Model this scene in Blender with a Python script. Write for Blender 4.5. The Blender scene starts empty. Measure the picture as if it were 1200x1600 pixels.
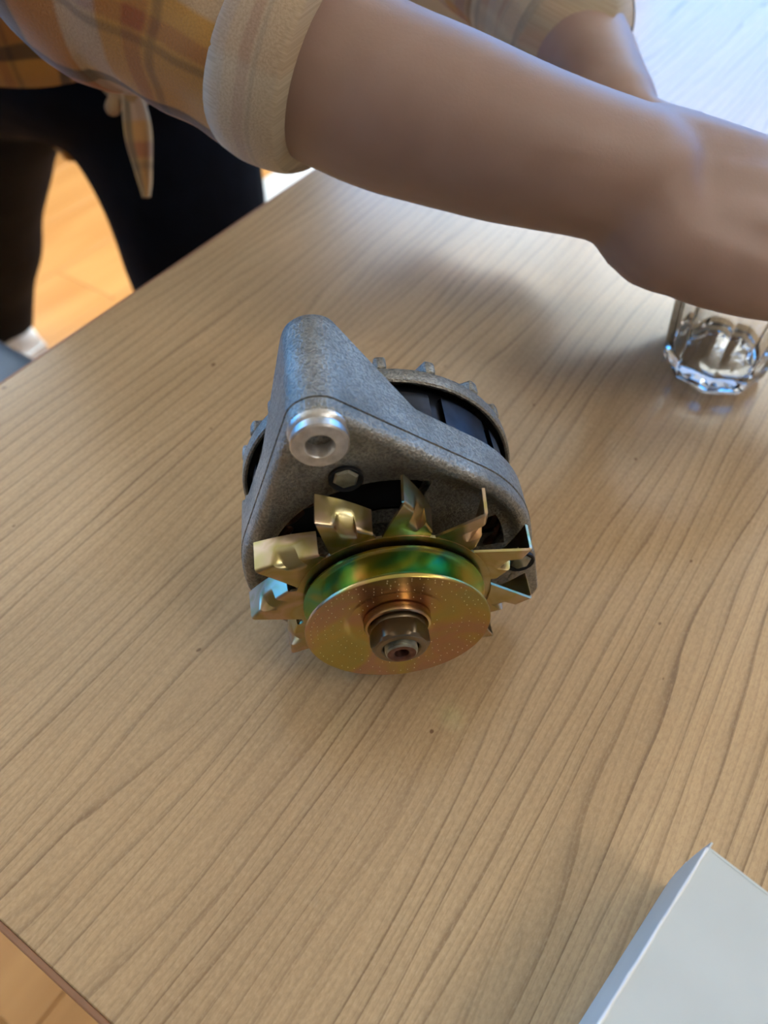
import bpy, bmesh, math, random
from math import sin, cos, pi, radians, sqrt, atan2, hypot
from mathutils import Vector, Matrix, noise

random.seed(7)
S = bpy.context.scene
COL = S.collection

# ------------------------------------------------------------------ camera
TZ = 0.75                                   # height of the table top
cd = bpy.data.cameras.new('camera')
cam = bpy.data.objects.new('camera', cd); COL.objects.link(cam)
cam.location = (0, 0, TZ + 0.30)
cam.rotation_euler = (radians(90 - 50.5), 0, 0)
cd.sensor_fit = 'VERTICAL'; cd.sensor_height = 36; cd.sensor_width = 27
cd.lens = 27.0                              # 1200 px focal length on a 1600 px high frame
cd.clip_start = 0.02; cd.clip_end = 200
cd.dof.use_dof = True; cd.dof.focus_distance = 0.285; cd.dof.aperture_fstop = 8.0
S.camera = cam

# ------------------------------------------------------------------ light
S.view_settings.view_transform = 'Standard'; S.view_settings.look = 'None'
S.view_settings.gamma = 1.0; S.view_settings.use_curve_mapping = False
S.view_settings.exposure = 0.82
S.cycles.use_denoising = True
S.cycles.max_bounces = 10; S.cycles.diffuse_bounces = 5; S.cycles.transparent_max_bounces = 16
S.cycles.sample_clamp_indirect = 6.0
SKY_STRENGTH = 7.5
w = bpy.data.worlds.new('sky'); S.world = w; w.use_nodes = True
nt = w.node_tree; nt.nodes.clear()
o_ = nt.nodes.new('ShaderNodeOutputWorld'); bg = nt.nodes.new('ShaderNodeBackground')
tc = nt.nodes.new('ShaderNodeTexCoord'); sx = nt.nodes.new('ShaderNodeSeparateXYZ'); rp = nt.nodes.new('ShaderNodeValToRGB')
nt.links.new(tc.outputs['Generated'], sx.inputs[0]); nt.links.new(sx.outputs['Z'], rp.inputs[0])
nt.links.new(rp.outputs[0], bg.inputs[0]); nt.links.new(bg.outputs[0], o_.inputs[0])
e = rp.color_ramp.elements                  # clear blue low down, white haze higher up
e[0].position = 0.0; e[0].color = (0.30, 0.34, 0.36, 1)
e[1].position = 1.0; e[1].color = (1.0, 0.98, 0.93, 1)
for p_, c_ in ((0.02, (0.02, 0.155, 0.42, 1)), (0.43, (0.025, 0.17, 0.45, 1)), (0.50, (0.98, 0.97, 0.92, 1))):
    k = e.new(p_); k.color = c_
bg.inputs[1].default_value = SKY_STRENGTH

AZ = radians(33.5)                          # the table and the room are turned by this much
sd = bpy.data.lights.new('sun', 'SUN'); sun = bpy.data.objects.new('sun', sd); COL.objects.link(sun)
sd.energy = 1.9; sd.angle = radians(.6); sd.color = (1.0, .93, .82)
# it stands high beyond the far window and falls on the floor behind the table
sun.rotation_euler = Vector((-sin(AZ - .12), -cos(AZ - .12), -math.tan(radians(46.5)))).to_track_quat('-Z', 'Y').to_euler()

# ------------------------------------------------------------------ materials
def newmat(name):
    m = bpy.data.materials.new(name); m.use_nodes = True
    return m, m.node_tree, m.node_tree.nodes['Principled BSDF']
class NB:                                    # small node builder
    def __init__(s, nt): s.nt = nt
    def n(s, t, **kw):
        x = s.nt.nodes.new(t)
        for k, v in kw.items(): setattr(x, k, v)
        return x
    def put(s, sock, v):
        if isinstance(v, bpy.types.NodeSocket): s.nt.links.new(v, sock)
        elif v is not None: sock.default_value = v
    def math(s, op, a, b=None, c=None, clamp=False):
        x = s.n('ShaderNodeMath', operation=op, use_clamp=clamp)
        for i, v in enumerate((a, b, c)):
            if v is not None: s.put(x.inputs[i], v)
        return x.outputs[0]
    def mix(s, f, a, b, mode='MIX'):
        x = s.n('ShaderNodeMix', data_type='RGBA', blend_type=mode)
        s.put(x.inputs[0], f); s.put(x.inputs[6], a); s.put(x.inputs[7], b)
        return x.outputs[2]
    def ramp(s, f, stops, interp='LINEAR'):
        x = s.n('ShaderNodeValToRGB'); r = x.color_ramp; r.interpolation = interp
        r.elements[0].position = stops[0][0]; r.elements[0].color = stops[0][1]
        r.elements[1].position = stops[-1][0]; r.elements[1].color = stops[-1][1]
        for p, c in stops[1:-1]: r.elements.new(p).color = c
        s.put(x.inputs[0], f); return x.outputs[0]
    def coord(s, kind='Object', scale=(1, 1, 1), loc=(0, 0, 0), rot=(0, 0, 0)):
        t = s.n('ShaderNodeTexCoord'); m = s.n('ShaderNodeMapping')
        m.inputs[1].default_value = loc; m.inputs[2].default_value = rot; m.inputs[3].default_value = scale
        s.nt.links.new(t.outputs[kind], m.inputs[0]); return m.outputs[0]
    def noise(s, vec, scale=5, detail=2, rough=.5, dist=0):
        x = s.n('ShaderNodeTexNoise'); s.put(x.inputs['Vector'], vec)
        x.inputs['Scale'].default_value = scale; x.inputs['Detail'].default_value = detail
        x.inputs['Roughness'].default_value = rough; x.inputs['Distortion'].default_value = dist
        return x.outputs[0]
    def bump(s, h, strength=.3, dist=.001):
        x = s.n('ShaderNodeBump'); x.inputs['Strength'].default_value = strength; x.inputs['Distance'].default_value = dist
        s.put(x.inputs['Height'], h); return x.outputs[0]
def g3(v): return (v, v, v, 1)
def rgb(r, g, b):                            # sRGB 0-255 -> linear
    f = lambda c: (c / 255 / 12.92) if c <= 10 else ((c / 255 + .055) / 1.055) ** 2.4
    return (f(r), f(g), f(b), 1)

def simple(name, col, rough=.6, metal=0., var=.06, nscale=30, bump=0., bscale=200, **kw):
    m, nt, b = newmat(name); q = NB(nt)
    v = q.coord()
    n = q.noise(v, nscale, 3)
    lo = tuple(max(0, c * (1 - var * 2)) for c in col[:3]) + (1,); hi = tuple(min(1, c * (1 + var * 2)) for c in col[:3]) + (1,)
    q.put(b.inputs['Base Color'], q.ramp(n, [(.3, lo), (.7, hi)]))
    b.inputs['Roughness'].default_value = rough; b.inputs['Metallic'].default_value = metal
    if bump: q.put(b.inputs['Normal'], q.bump(q.noise(v, bscale, 3), bump, .001))
    for k, x in kw.items(): b.inputs[k].default_value = x
    return m

def wood_table():
    m, nt, b = newmat('walnut_laminate'); q = NB(nt)
    t = q.n('ShaderNodeTexCoord'); s = q.n('ShaderNodeSeparateXYZ'); nt.links.new(t.outputs['Object'], s.inputs[0])
    X, Y = s.outputs[0], s.outputs[1]        # X across the grain, Y along it
    def vec(ax, ay, z=0.):
        c = q.n('ShaderNodeCombineXYZ'); q.put(c.inputs[0], q.math('MULTIPLY', X, ax)); q.put(c.inputs[1], q.math('MULTIPLY', Y, ay)); c.inputs[2].default_value = z
        return c.outputs[0]
    big = q.noise(vec(5, 1.1, 3.), 1.0, 2, .5)                     # the slow wander of the figure
    mid = q.noise(vec(22, 2.6, 7.), 1.0, 2, .5)
    fine = q.noise(vec(70, 7, 1.), 1.0, 2, .5)
    fld = q.math('ADD', q.math('ADD', q.math('MULTIPLY', X, 120.), q.math('MULTIPLY', big, 9.)), q.math('ADD', q.math('MULTIPLY', mid, 5.0), q.math('MULTIPLY', fine, .8)))
    fr = q.math('FRACT', fld)
    line = q.ramp(fr, [(0, g3(.05)), (.50, g3(.04)), (.82, g3(.26)), (.945, g3(1)), (.985, g3(.75)), (1, g3(.05))])
    amp = q.ramp(q.noise(vec(30, 2.2, 11.), 1.0, 3, .6), [(.32, g3(.12)), (.66, g3(1))])   # some lines strong, some faint
    la = q.math('MULTIPLY', line, amp)
    fr2 = q.math('FRACT', q.math('MULTIPLY', fld, 2.7))
    la2 = q.math('MULTIPLY', q.ramp(fr2, [(0, g3(0)), (.7, g3(.2)), (.92, g3(1)), (1, g3(0))]), .28)
    pore = q.noise(vec(900, 40, 5.), 1.0, 2, .6)
    tone = q.noise(vec(9, .9, 20.), 1.0, 3, .55)
    base = q.ramp(tone, [(.30, rgb(178, 145, 104)), (.5, rgb(194, 161, 117)), (.72, rgb(208, 175, 130))])
    c = q.mix(q.math('MULTIPLY', q.math('ADD', la, la2, clamp=True), .80), base, rgb(116, 87, 58))
    c = q.mix(q.ramp(pore, [(.35, g3(.16)), (.6, g3(0))]), c, rgb(126, 98, 68))
    flk = q.noise(vec(820, 380, 8.), 1.0, 2, .7)
    c = q.mix(q.ramp(flk, [(.34, g3(.16)), (.5, g3(0))]), c, rgb(122, 92, 62)); c = q.mix(q.ramp(flk, [(.52, g3(0)), (.68, g3(.17))]), c, rgb(222, 192, 150))
    spk = q.noise(vec(170, 120, 2.), 1.0, 0)
    c = q.mix(q.ramp(spk, [(.865, g3(0)), (.88, g3(.7))]), c, rgb(96, 62, 38))
    q.put(b.inputs['Base Color'], c)
    b.inputs['Roughness'].default_value = .22
    b.inputs['Specular IOR Level'].default_value = .8
    gr = q.noise(q.coord('Object'), 1500, 1)
    h = q.math('ADD', q.math('MULTIPLY', la, -.3), q.math('ADD', q.math('MULTIPLY', pore, .5), q.math('MULTIPLY', gr, .4)))
    q.put(b.inputs['Normal'], q.bump(h, .05, .0004))
    return m

def floor_plank(name, a, bcol):
    m, nt, b = newmat(name); q = NB(nt)
    oi = q.n('ShaderNodeObjectInfo')
    v = q.coord('Object', (9, .9, 9)); q2 = q.n('ShaderNodeVectorMath', operation='ADD'); q.put(q2.inputs[0], v)
    sc = q.n('ShaderNodeVectorMath', operation='SCALE'); q.put(sc.inputs[0], oi.outputs['Location']); sc.inputs[3].default_value = 7.3
    q.put(q2.inputs[1], sc.outputs[0])
    n = q.noise(q2.outputs[0], 2.2, 4, .55, .6)
    c = q.ramp(n, [(.3, a), (.7, bcol)])
    c = q.mix(q.math('MULTIPLY', oi.outputs['Random'], .35), c, tuple(x * .72 for x in a[:3]) + (1,))
    q.put(b.inputs['Base Color'], c); b.inputs['Roughness'].default_value = .33
    return m

def cast_alu():
    m, nt, b = newmat('cast_aluminium'); q = NB(nt); v = q.coord()
    n1 = q.noise(v, 45, 4, .6); n2 = q.noise(v, 900, 3, .6)
    c = q.ramp(n1, [(.28, (.23, .22, .19, 1)), (.52, (.37, .355, .31, 1)), (.75, (.50, .48, .425, 1))])
    c = q.mix(q.ramp(n2, [(.38, g3(.6)), (.58, g3(0))]), c, (.13, .13, .125, 1))
    q.put(b.inputs['Base Color'], c); b.inputs['Metallic'].default_value = .85
    q.put(b.inputs['Roughness'], q.ramp(n1, [(.3, g3(.52)), (.7, g3(.40))]))
    q.put(b.inputs['Normal'], q.bump(q.math('ADD', n2, q.math('MULTIPLY', q.noise(v, 300, 2), .6)), .8, .0008))
    return m

def zinc(name, cols, rough=.27, scale=38, off=0.):
    m, nt, b = newmat(name); q = NB(nt); v = q.coord(loc=(off, off * .7, -off))
    n = q.noise(v, scale, 2, .5, .8)
    k = len(cols)
    q.put(b.inputs['Base Color'], q.ramp(n, [(.28 + .44 * i / (k - 1), c) for i, c in enumerate(cols)]))
    b.inputs['Metallic'].default_value = 1.; b.inputs['Roughness'].default_value = rough
    q.put(b.inputs['Normal'], q.bump(q.noise(q.coord(), 500, 2), .10, .0004))
    return m

def plaid(name, ground, su=1., sv=1., wash=0.):
    m, nt, b = newmat(name); q = NB(nt)
    t = q.n('ShaderNodeTexCoord'); s = q.n('ShaderNodeSeparateXYZ'); nt.links.new(t.outputs['UV'], s.inputs[0])
    wob = q.noise(q.coord('UV'), 14, 2)
    def bands(x, period, off):
        f = q.math('FRACT', q.math('ADD', q.math('MULTIPLY', q.math('ADD', x, q.math('MULTIPLY', wob, .012)), 1 / period), off))
        col = q.ramp(f, [(0, ground), (.22, ground), (.24, rgb(150, 84, 44)), (.40, rgb(156, 92, 50)), (.42, rgb(186, 176, 160)), (.60, rgb(180, 172, 158)), (.62, ground), (.70, ground), (.72, rgb(150, 84, 44)), (.78, rgb(150, 84, 44)), (.80, ground), (1, ground)])
        dk = q.ramp(f, [(0, g3(0)), (.13, g3(0)), (.15, g3(1)), (.22, g3(1)), (.24, g3(0)), (.80, g3(0)), (.82, g3(.5)), (.84, g3(.5)), (.86, g3(0)), (1, g3(0))])
        return col, dk
    cu, du = bands(s.outputs[0], .105 * su, .1); cv, dv = bands(s.outputs[1], .105 * sv, .37)
    c = q.mix(.5, cu, cv)
    d = q.math('MULTIPLY', q.math('MAXIMUM', du, dv), .80)
    d = q.math('ADD', d, q.math('MULTIPLY', q.math('MULTIPLY', du, dv), .25), clamp=True)
    c = q.mix(d, c, rgb(46, 36, 34))
    if wash: c = q.mix(wash, c, rgb(205, 192, 168))
    wv = q.noise(q.coord('UV', (1, 1, 1)), 900, 2)
    c = q.mix(q.ramp(wv, [(.35, g3(.25)), (.65, g3(0))]), c, rgb(120, 90, 50))
    q.put(b.inputs['Base Color'], c); b.inputs['Roughness'].default_value = .9
    b.inputs['Sheen Weight'].default_value = .25
    q.put(b.inputs['Normal'], q.bump(wv, .35, .0008))
    return m

def skin_mat():
    m, nt, b = newmat('skin'); q = NB(nt); v = q.coord()
    n = q.noise(v, 22, 3); n2 = q.noise(v, 700, 2)
    q.put(b.inputs['Base Color'], q.ramp(n, [(.3, (.29, .185, .145, 1)), (.7, (.36, .240, .195, 1))]))
    b.inputs['Roughness'].default_value = .48
    b.inputs['Subsurface Weight'].default_value = .12; b.inputs['Subsurface Radius'].default_value = (.010, .004, .002); b.inputs['Subsurface Scale'].default_value = .5
    q.put(b.inputs['Normal'], q.bump(n2, .12, .0005))
    return m

def glass_mat(name, ior=1.5, rough=0., col=(1, 1, 1, 1)):
    m, nt, b = newmat(name)
    b.inputs['Transmission Weight'].default_value = 1; b.inputs['Roughness'].default_value = rough
    b.inputs['IOR'].default_value = ior; b.inputs['Base Color'].default_value = col
    return m

def pane_mat():
    m = bpy.data.materials.new('window_glass'); m.use_nodes = True; nt = m.node_tree; nt.nodes.clear(); q = NB(nt)
    o = q.n('ShaderNodeOutputMaterial'); tr = q.n('ShaderNodeBsdfTransparent'); gl = q.n('ShaderNodeBsdfGlossy'); mx = q.n('ShaderNodeMixShader'); 
    tr.inputs[0].default_value = (.95, .97, .96, 1); gl.inputs[1].default_value = .02
    mx.inputs[0].default_value = .05; nt.links.new(tr.outputs[0], mx.inputs[1]); nt.links.new(gl.outputs[0], mx.inputs[2]); nt.links.new(mx.outputs[0], o.inputs[0])
    return m

def fill_mat(e):  # glow of the unseen fill panels added at the ceiling
    m, nt, b = newmat('fill_emitter'); b.inputs['Base Color'].default_value = (.9, .9, .9, 1)
    b.inputs['Emission Color'].default_value = (1.0, .96, .91, 1); b.inputs['Emission Strength'].default_value = e
    return m

M = dict(
    table=wood_table(),
    edge=simple('table_edge_band', rgb(150, 108, 78), .4),
    under=simple('table_underside', rgb(92, 74, 58), .7),
    steel_leg=simple('painted_steel', rgb(70, 70, 72), .45, .6),
    floor=simple('floor_base', rgb(120, 84, 50), .7),
    plank=floor_plank('laminate_plank', rgb(170, 119, 66), rgb(190, 142, 86)),
    wall=simple('wall_paint', rgb(142, 126, 108), .9, var=.01),
    ceil=simple('ceiling_paint', rgb(238, 234, 226), .9, var=.01),
    frame=simple('window_frame_paint', rgb(235, 235, 233), .5, var=.01),
    pane=pane_mat(),
    alu=cast_alu(),
    alu_bright=simple('machined_aluminium', (.58, .57, .55, 1), .36, .95, .1, 300, .15, 900),
    dark=simple('dark_iron_and_shade', (.010, .010, .012, 1), .5, .3, .3, 60),  # iron parts; also the painted shade of bolt recesses and rear lip
    core=simple('stator_steel', (.030, .033, .044, 1), .40, .8, .25, 90),
    copper=simple('winding_copper', (.10, .045, .025, 1), .4, .8, .2, 120),
    gold=zinc('yellow_zinc', [(.40, .33, .11, 1), (.46, .26, .16, 1), (.46, .35, .09, 1), (.36, .35, .11, 1)]),
    blade=zinc('yellow_zinc_blade', [(.34, .27, .09, 1), (.52, .38, .26, 1), (.40, .33, .13, 1), (.46, .42, .26, 1)], .3, 60, 3.),
    groove=zinc('green_gold_zinc', [(.52, .30, .10, 1), (.44, .34, .07, 1), (.17, .34, .08, 1), (.10, .33, .20, 1), (.40, .38, .08, 1), (.50, .30, .14, 1)], .24, 30, 2.1),
    nut=simple('brown_zinc_nut', (.21, .165, .11, 1), .36, 1., .12, 90),
    rust=simple('rusty_steel', (.16, .07, .05, 1), .45, .8, .25, 300),
    bolt=simple('zinc_bolt', (.34, .34, .28, 1), .38, .95, .2, 200),
    plaid=plaid('plaid_flannel', rgb(186, 138, 62)),
    cuff=plaid('plaid_inside_out', rgb(200, 180, 140), 2.2, .5, .55),
    tie=plaid('plaid_tie', rgb(196, 156, 80), 1.5, 1.5, .1),
    trousers=simple('black_trousers', (.0026, .0042, .0095, 1), .95, 0, .1, 40, .25, 90, **{'Specular IOR Level': .15}),
    skin=skin_mat(),
    hair=simple('dark_hair', (.02, .013, .01, 1), .5),
    nail=simple('fingernail', (.62, .36, .30, 1), .3),
    eye=simple('eye_white', (.8, .8, .78, 1), .3), lips=simple('lips', (.45, .17, .15, 1), .45),
    shoe=simple('white_trainer', rgb(222, 230, 238), .6), sole=simple('trainer_sole', rgb(205, 208, 212), .7),
    glass=glass_mat('clear_glass', 1.5),
    card=simple('white_card', rgb(206, 211, 206), .62, 0, .015, 40, .12, 60),
    card_edge=simple('frayed_card', rgb(250, 250, 246), .8, 0, .01),
    blue=simple('blue_grey_leather', rgb(76, 88, 100), .42, 0, .08, 20, .15, 150),
    white_plastic=simple('white_plastic', rgb(236, 240, 242), .4),
    fill_light=fill_mat(7.5),
    speck=simple('bright_specks', (.95, .80, .50, 1), .35, .3),
)

# ------------------------------------------------------------------ mesh helpers
def link(name, me, mat, parent=None, smooth=True, **props):
    o = bpy.data.objects.new(name, me); COL.objects.link(o)
    for m_ in (mat if isinstance(mat, (list, tuple)) else [mat]): me.materials.append(m_)
    if smooth and len(me.polygons): me.polygons.foreach_set('use_smooth', [True] * len(me.polygons))
    if parent: o.parent = parent
    for k, v in props.items(): o[k] = v
    return o
def from_bm(bm, name='m'):
    bmesh.ops.recalc_face_normals(bm, faces=bm.faces[:])
    me = bpy.data.meshes.new(name); bm.to_mesh(me); bm.free(); return me
def obj(name, bm, mat, parent=None, smooth=True, sharp=40, **props):
    me = from_bm(bm, name)
    o = link(name, me, mat, parent, smooth, **props)
    if smooth and sharp: me.set_sharp_from_angle(angle=radians(sharp))
    return o
def thing(name, label, cat, loc=(0, 0, 0), rz=0, group=None):
    o = bpy.data.objects.new(name, None); COL.objects.link(o); o.empty_display_size = .05
    o.location = loc; o.rotation_euler = (0, 0, rz); o['label'] = label; o['category'] = cat
    if group: o['group'] = group
    return o
def box(bm, x0, x1, y0, y1, z0, z1, bev=0, seg=2):
    vs = [bm.verts.new((x, y, z)) for z in (z0, z1) for y in (y0, y1) for x in (x0, x1)]
    fs = [bm.faces.new([vs[i] for i in q]) for q in ((0, 2, 3, 1), (4, 5, 7, 6), (0, 1, 5, 4), (2, 6, 7, 3), (0, 4, 6, 2), (1, 3, 7, 5))]
    if bev:
        es = list({e for f in fs for e in f.edges})
        bmesh.ops.bevel(bm, geom=es, offset=bev, segments=seg, affect='EDGES', profile=.5)
    return vs
def mapped(bm, fn, start=0):
    for v in list(bm.verts)[start:]: v.co = fn(v.co)
def grid(bm, rows, closed_u=False, closed_v=False, uv=None):
    """rows: list of lists of points -> quads; uv(i, j) gives the loop's uv"""
    V = [[bm.verts.new(p) for p in r] for r in rows]
    n, m = len(V), len(V[0]); L = bm.loops.layers.uv.verify() if uv else None
    for i in range(n if closed_v else n - 1):
        for j in range(m if closed_u else m - 1):
            i2, j2 = (i + 1) % n, (j + 1) % m
            try: f = bm.faces.new((V[i][j], V[i][j2], V[i2][j2], V[i2][j]))
            except ValueError: continue
            if uv:
                for l, (a, b) in zip(f.loops, ((i, j), (i, j + 1), (i + 1, j + 1), (i + 1, j))): l[L].uv = uv(a, b)
    return V
def lathe(bm, prof, axis='Y', n=64, c=(0, 0, 0), close=False):
    """prof: (r, s); spins about the local alternator axis: s grows toward local -y"""
    rows = []
    for r, s in prof:
        rows.append([(c[0] + r * cos(2 * pi * k / n), c[1] - s, c[2] + r * sin(2 * pi * k / n)) if axis == 'Y' else (c[0] + r * cos(2 * pi * k / n), c[1] + r * sin(2 * pi * k / n), c[2] + s) for k in range(n)])
    return grid(bm, rows, closed_u=True, closed_v=close)
def cap(bm, ring): bm.faces.new(ring)
def frame_along(pts):
    """tangents and parallel-transported normals"""
    P = [Vector(p) for p in pts]; T = []
    for i in range(len(P)):
        a = P[max(0, i - 1)]; b = P[min(len(P) - 1, i + 1)]; T.append((b - a).normalized())
    up = Vector((0, 0, 1)) if abs(T[0].z) < .9 else Vector((1, 0, 0))
    N = [(up - T[0] * up.dot(T[0])).normalized()]
    for i in range(1, len(P)):
        x = N[-1] - T[i] * N[-1].dot(T[i]); N.append(x.normalized())
    return P, T, N
def smooth_path(pts, per=6):
    """Catmull-Rom through pts (tuples of any length)"""
    out = []; n = len(pts)
    for i in range(n - 1):
        p0, p1, p2, p3 = pts[max(0, i - 1)], pts[i], pts[i + 1], pts[min(n - 1, i + 2)]
        for k in range(per):
            t = k / per
            out.append(tuple(.5 * (2 * b + (c - a) * t + (2 * a - 5 * b + 4 * c - d) * t * t + (3 * b - a - 3 * c + d) * t ** 3) for a, b, c, d in zip(p0, p1, p2, p3)))
    out.append(tuple(pts[-1])); return out
def tube(bm, pts, n=16, per=5, flat=1.0, ends=True):
    """pts: (x, y, z, r); closed tube with rounded ends"""
    q = smooth_path(pts, per) if per > 1 else [tuple(p) for p in pts]
    P, T, N = frame_along([p[:3] for p in q]); R = [p[3] for p in q]
    rows = []
    def ring(c, t, nn, r): b = t.cross(nn); return [c + (nn * cos(2 * pi * k / n) * flat + b * sin(2 * pi * k / n)) * r for k in range(n)]
    if ends:
        for a in (80, 55, 30): rows.append(ring(P[0] - T[0] * R[0] * sin(radians(a)), T[0], N[0], R[0] * cos(radians(a))))
    for i in range(len(P)): rows.append(ring(P[i], T[i], N[i], R[i]))
    if ends:
        for a in (30, 55, 80): rows.append(ring(P[-1] + T[-1] * R[-1] * sin(radians(a)), T[-1], N[-1], R[-1] * cos(radians(a))))
    V = grid(bm, rows, closed_u=True)
    bm.faces.new(V[0][::-1]); bm.faces.new(V[-1])
def ellipsoid(bm, c, r, rot=None, seg=20):
    m = Matrix.Translation(c) @ (rot.to_4x4() if rot else Matrix()) @ Matrix.Diagonal((*r, 1))
    bmesh.ops.create_uvsphere(bm, u_segments=seg, v_segments=seg // 2 + 2, radius=1, matrix=m)
def fuse(bm, voxel, smooth_it=4, fac=.5):
    """all the shells of a bmesh become one continuous skin"""
    bmesh.ops.recalc_face_normals(bm, faces=bm.faces[:])
    me = bpy.data.meshes.new('tmp'); bm.to_mesh(me); bm.free()
    o = bpy.data.objects.new('tmp', me); COL.objects.link(o)
    r = o.modifiers.new('r', 'REMESH'); r.mode = 'VOXEL'; r.voxel_size = voxel; r.use_smooth_shade = True
    if smooth_it:
        s = o.modifiers.new('s', 'SMOOTH'); s.iterations = smooth_it; s.factor = fac
    dg = bpy.context.evaluated_depsgraph_get(); out = bpy.data.meshes.new_from_object(o.evaluated_get(dg))
    bpy.data.objects.remove(o); bpy.data.meshes.remove(me); return out

# ------------------------------------------------------------------ the room (x' across the table grain, y' along it)
RZ = -AZ
def W(v, u, z=0.): return Vector((v * cos(AZ) + u * sin(AZ), -v * sin(AZ) + u * cos(AZ), z))
V0, V1, U0, U1, HC = -2.5, 2.0, -1.9, 2.65, 2.65
def room(name, bm, mat, parent=None, kind='structure', **kw):
    o = obj(name, bm, mat, parent, smooth=False)
    if not parent: o.rotation_euler = (0, 0, RZ); o['kind'] = kind
    return o
bm = bmesh.new(); box(bm, V0, V1, U0, U1, -.10, -.012); floor = room('floor', bm, M['floor'])
bm = bmesh.new(); box(bm, V0, V1, U0, U1, HC, HC + .1); room('ceiling', bm, M['ceil'])
bm = bmesh.new(); box(bm, V0, V1, U0 - .12, U0, 0, HC); room('wall_south', bm, M['wall'])
bm = bmesh.new(); box(bm, V1, V1 + .12, U0, U1, 0, HC); room('wall_east', bm, M['wall'])
SILL, HEAD = .88, 2.40
N0, N1 = -2.15, 1.65                         # the wide window in the far wall
bm = bmesh.new()
box(bm, V0, V1, U1, U1 + .2, 0, SILL); box(bm, V0, V1, U1, U1 + .2, HEAD, HC)
box(bm, V0, N0, U1, U1 + .2, SILL, HEAD); box(bm, N1, V1, U1, U1 + .2, SILL, HEAD)
room('wall_north', bm, M['wall'])
E0, E1 = -1.7, 1.4                             # a second window in the wall on the left
bm = bmesh.new()
box(bm, V0 - .2, V0, U0, U1, 0, SILL); box(bm, V0 - .2, V0, U0, U1, HEAD, HC)
box(bm, V0 - .2, V0, U0, E0, SILL, HEAD); box(bm, V0 - .2, V0, E1, U1, SILL, HEAD)
room('wall_west', bm, M['wall'])
# two unseen glowing panels added for fill light, to the right of the table
for lv, lu, side in ((1.45, .10, 'rear'), (1.35, 1.55, 'window')):
    lp = W(lv, lu, HC); t = thing('fill_panel', 'unseen added white ceiling lamp panel, the one nearer the %s wall' % side, 'fill_light', lp, RZ, 'ceiling lamp panels')
    bm = bmesh.new(); box(bm, -.31, .31, -.31, .31, -.025, -.001, .003, 1); obj('fill_frame', bm, M['frame'], t)
    bm = bmesh.new(); box(bm, -.29, .29, -.29, .29, -.0275, -.0255); obj('fill_face', bm, M['fill_light'], t, smooth=False)
# planks: children of the floor, laid along the grain direction of the table
PW, PL = .192, 1.29
mesh_cache = {}
def plank_mesh(wd, ln):
    k = (round(wd, 3), round(ln, 3))
    if k not in mesh_cache:
        b = bmesh.new(); box(b, -wd / 2 + .0006, wd / 2 - .0006, -ln / 2 + .0006, ln / 2 - .0006, -.012, 0, .0012, 1)
        me = from_bm(b, 'plank'); me.materials.append(M['plank']); mesh_cache[k] = me
    return mesh_cache[k]
row = 0; x = V0
while x < V1 - .01:
    wd = min(PW, V1 - x); y = U0 - (row * .47 % PL); 
    while y < U1 - .01:
        a, b_ = max(y, U0), min(y + PL, U1)
        if b_ - a > .02:
            o = bpy.data.objects.new('plank', plank_mesh(wd, b_ - a)); COL.objects.link(o); o.parent = floor; o.location = (x + wd / 2, (a + b_) / 2, 0)
        y += PL
    x += PW; row += 1
def window(name, n, along, lo, hi, wall_pos, depth):
    """frame with n sashes, one glass pane each; along = 'v' or 'u'"""
    def bx(b, a0, a1, z0, z1, d0, d1):
        if along == 'v': box(b, a0, a1, wall_pos + d0, wall_pos + d1, z0, z1, .003, 1)
        else: box(b, wall_pos + d0, wall_pos + d1, a0, a1, z0, z1, .003, 1)
    b = bmesh.new(); t = .05
    bx(b, lo, hi, SILL, SILL + t, depth, depth + .07); bx(b, lo, hi, HEAD - t, HEAD, depth, depth + .07)
    step = (hi - lo) / n
    for i in range(n + 1):
        cx = lo + i * step; h = t / 2
        bx(b, max(lo, cx - h), min(hi, cx + h), SILL + t, HEAD - t, depth, depth + .07)
    fr = obj(name, b, M['frame'], None, smooth=False); fr.rotation_euler = (0, 0, RZ); fr['kind'] = 'structure'
    for i in range(n):
        b = bmesh.new(); bx(b, lo + i * step + .024, lo + (i + 1) * step - .024, SILL + t - .002, HEAD - t + .002, depth + .03, depth + .036)
        obj('pane', b, M['pane'], fr, smooth=False)
    b = bmesh.new(); s0, s1 = (-.05, .04)
    bx(b, lo - .03, hi + .03, SILL - .02, SILL + .012, *( (s0, s1) if depth > 0 else (-s1, -s0)))
    obj('sill', b, M['frame'], fr, smooth=False)
window('window_1', 3, 'v', N0, N1, U1, .05)
window('window_2', 2, 'u', E0, E1, V0, -.12)

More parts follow.
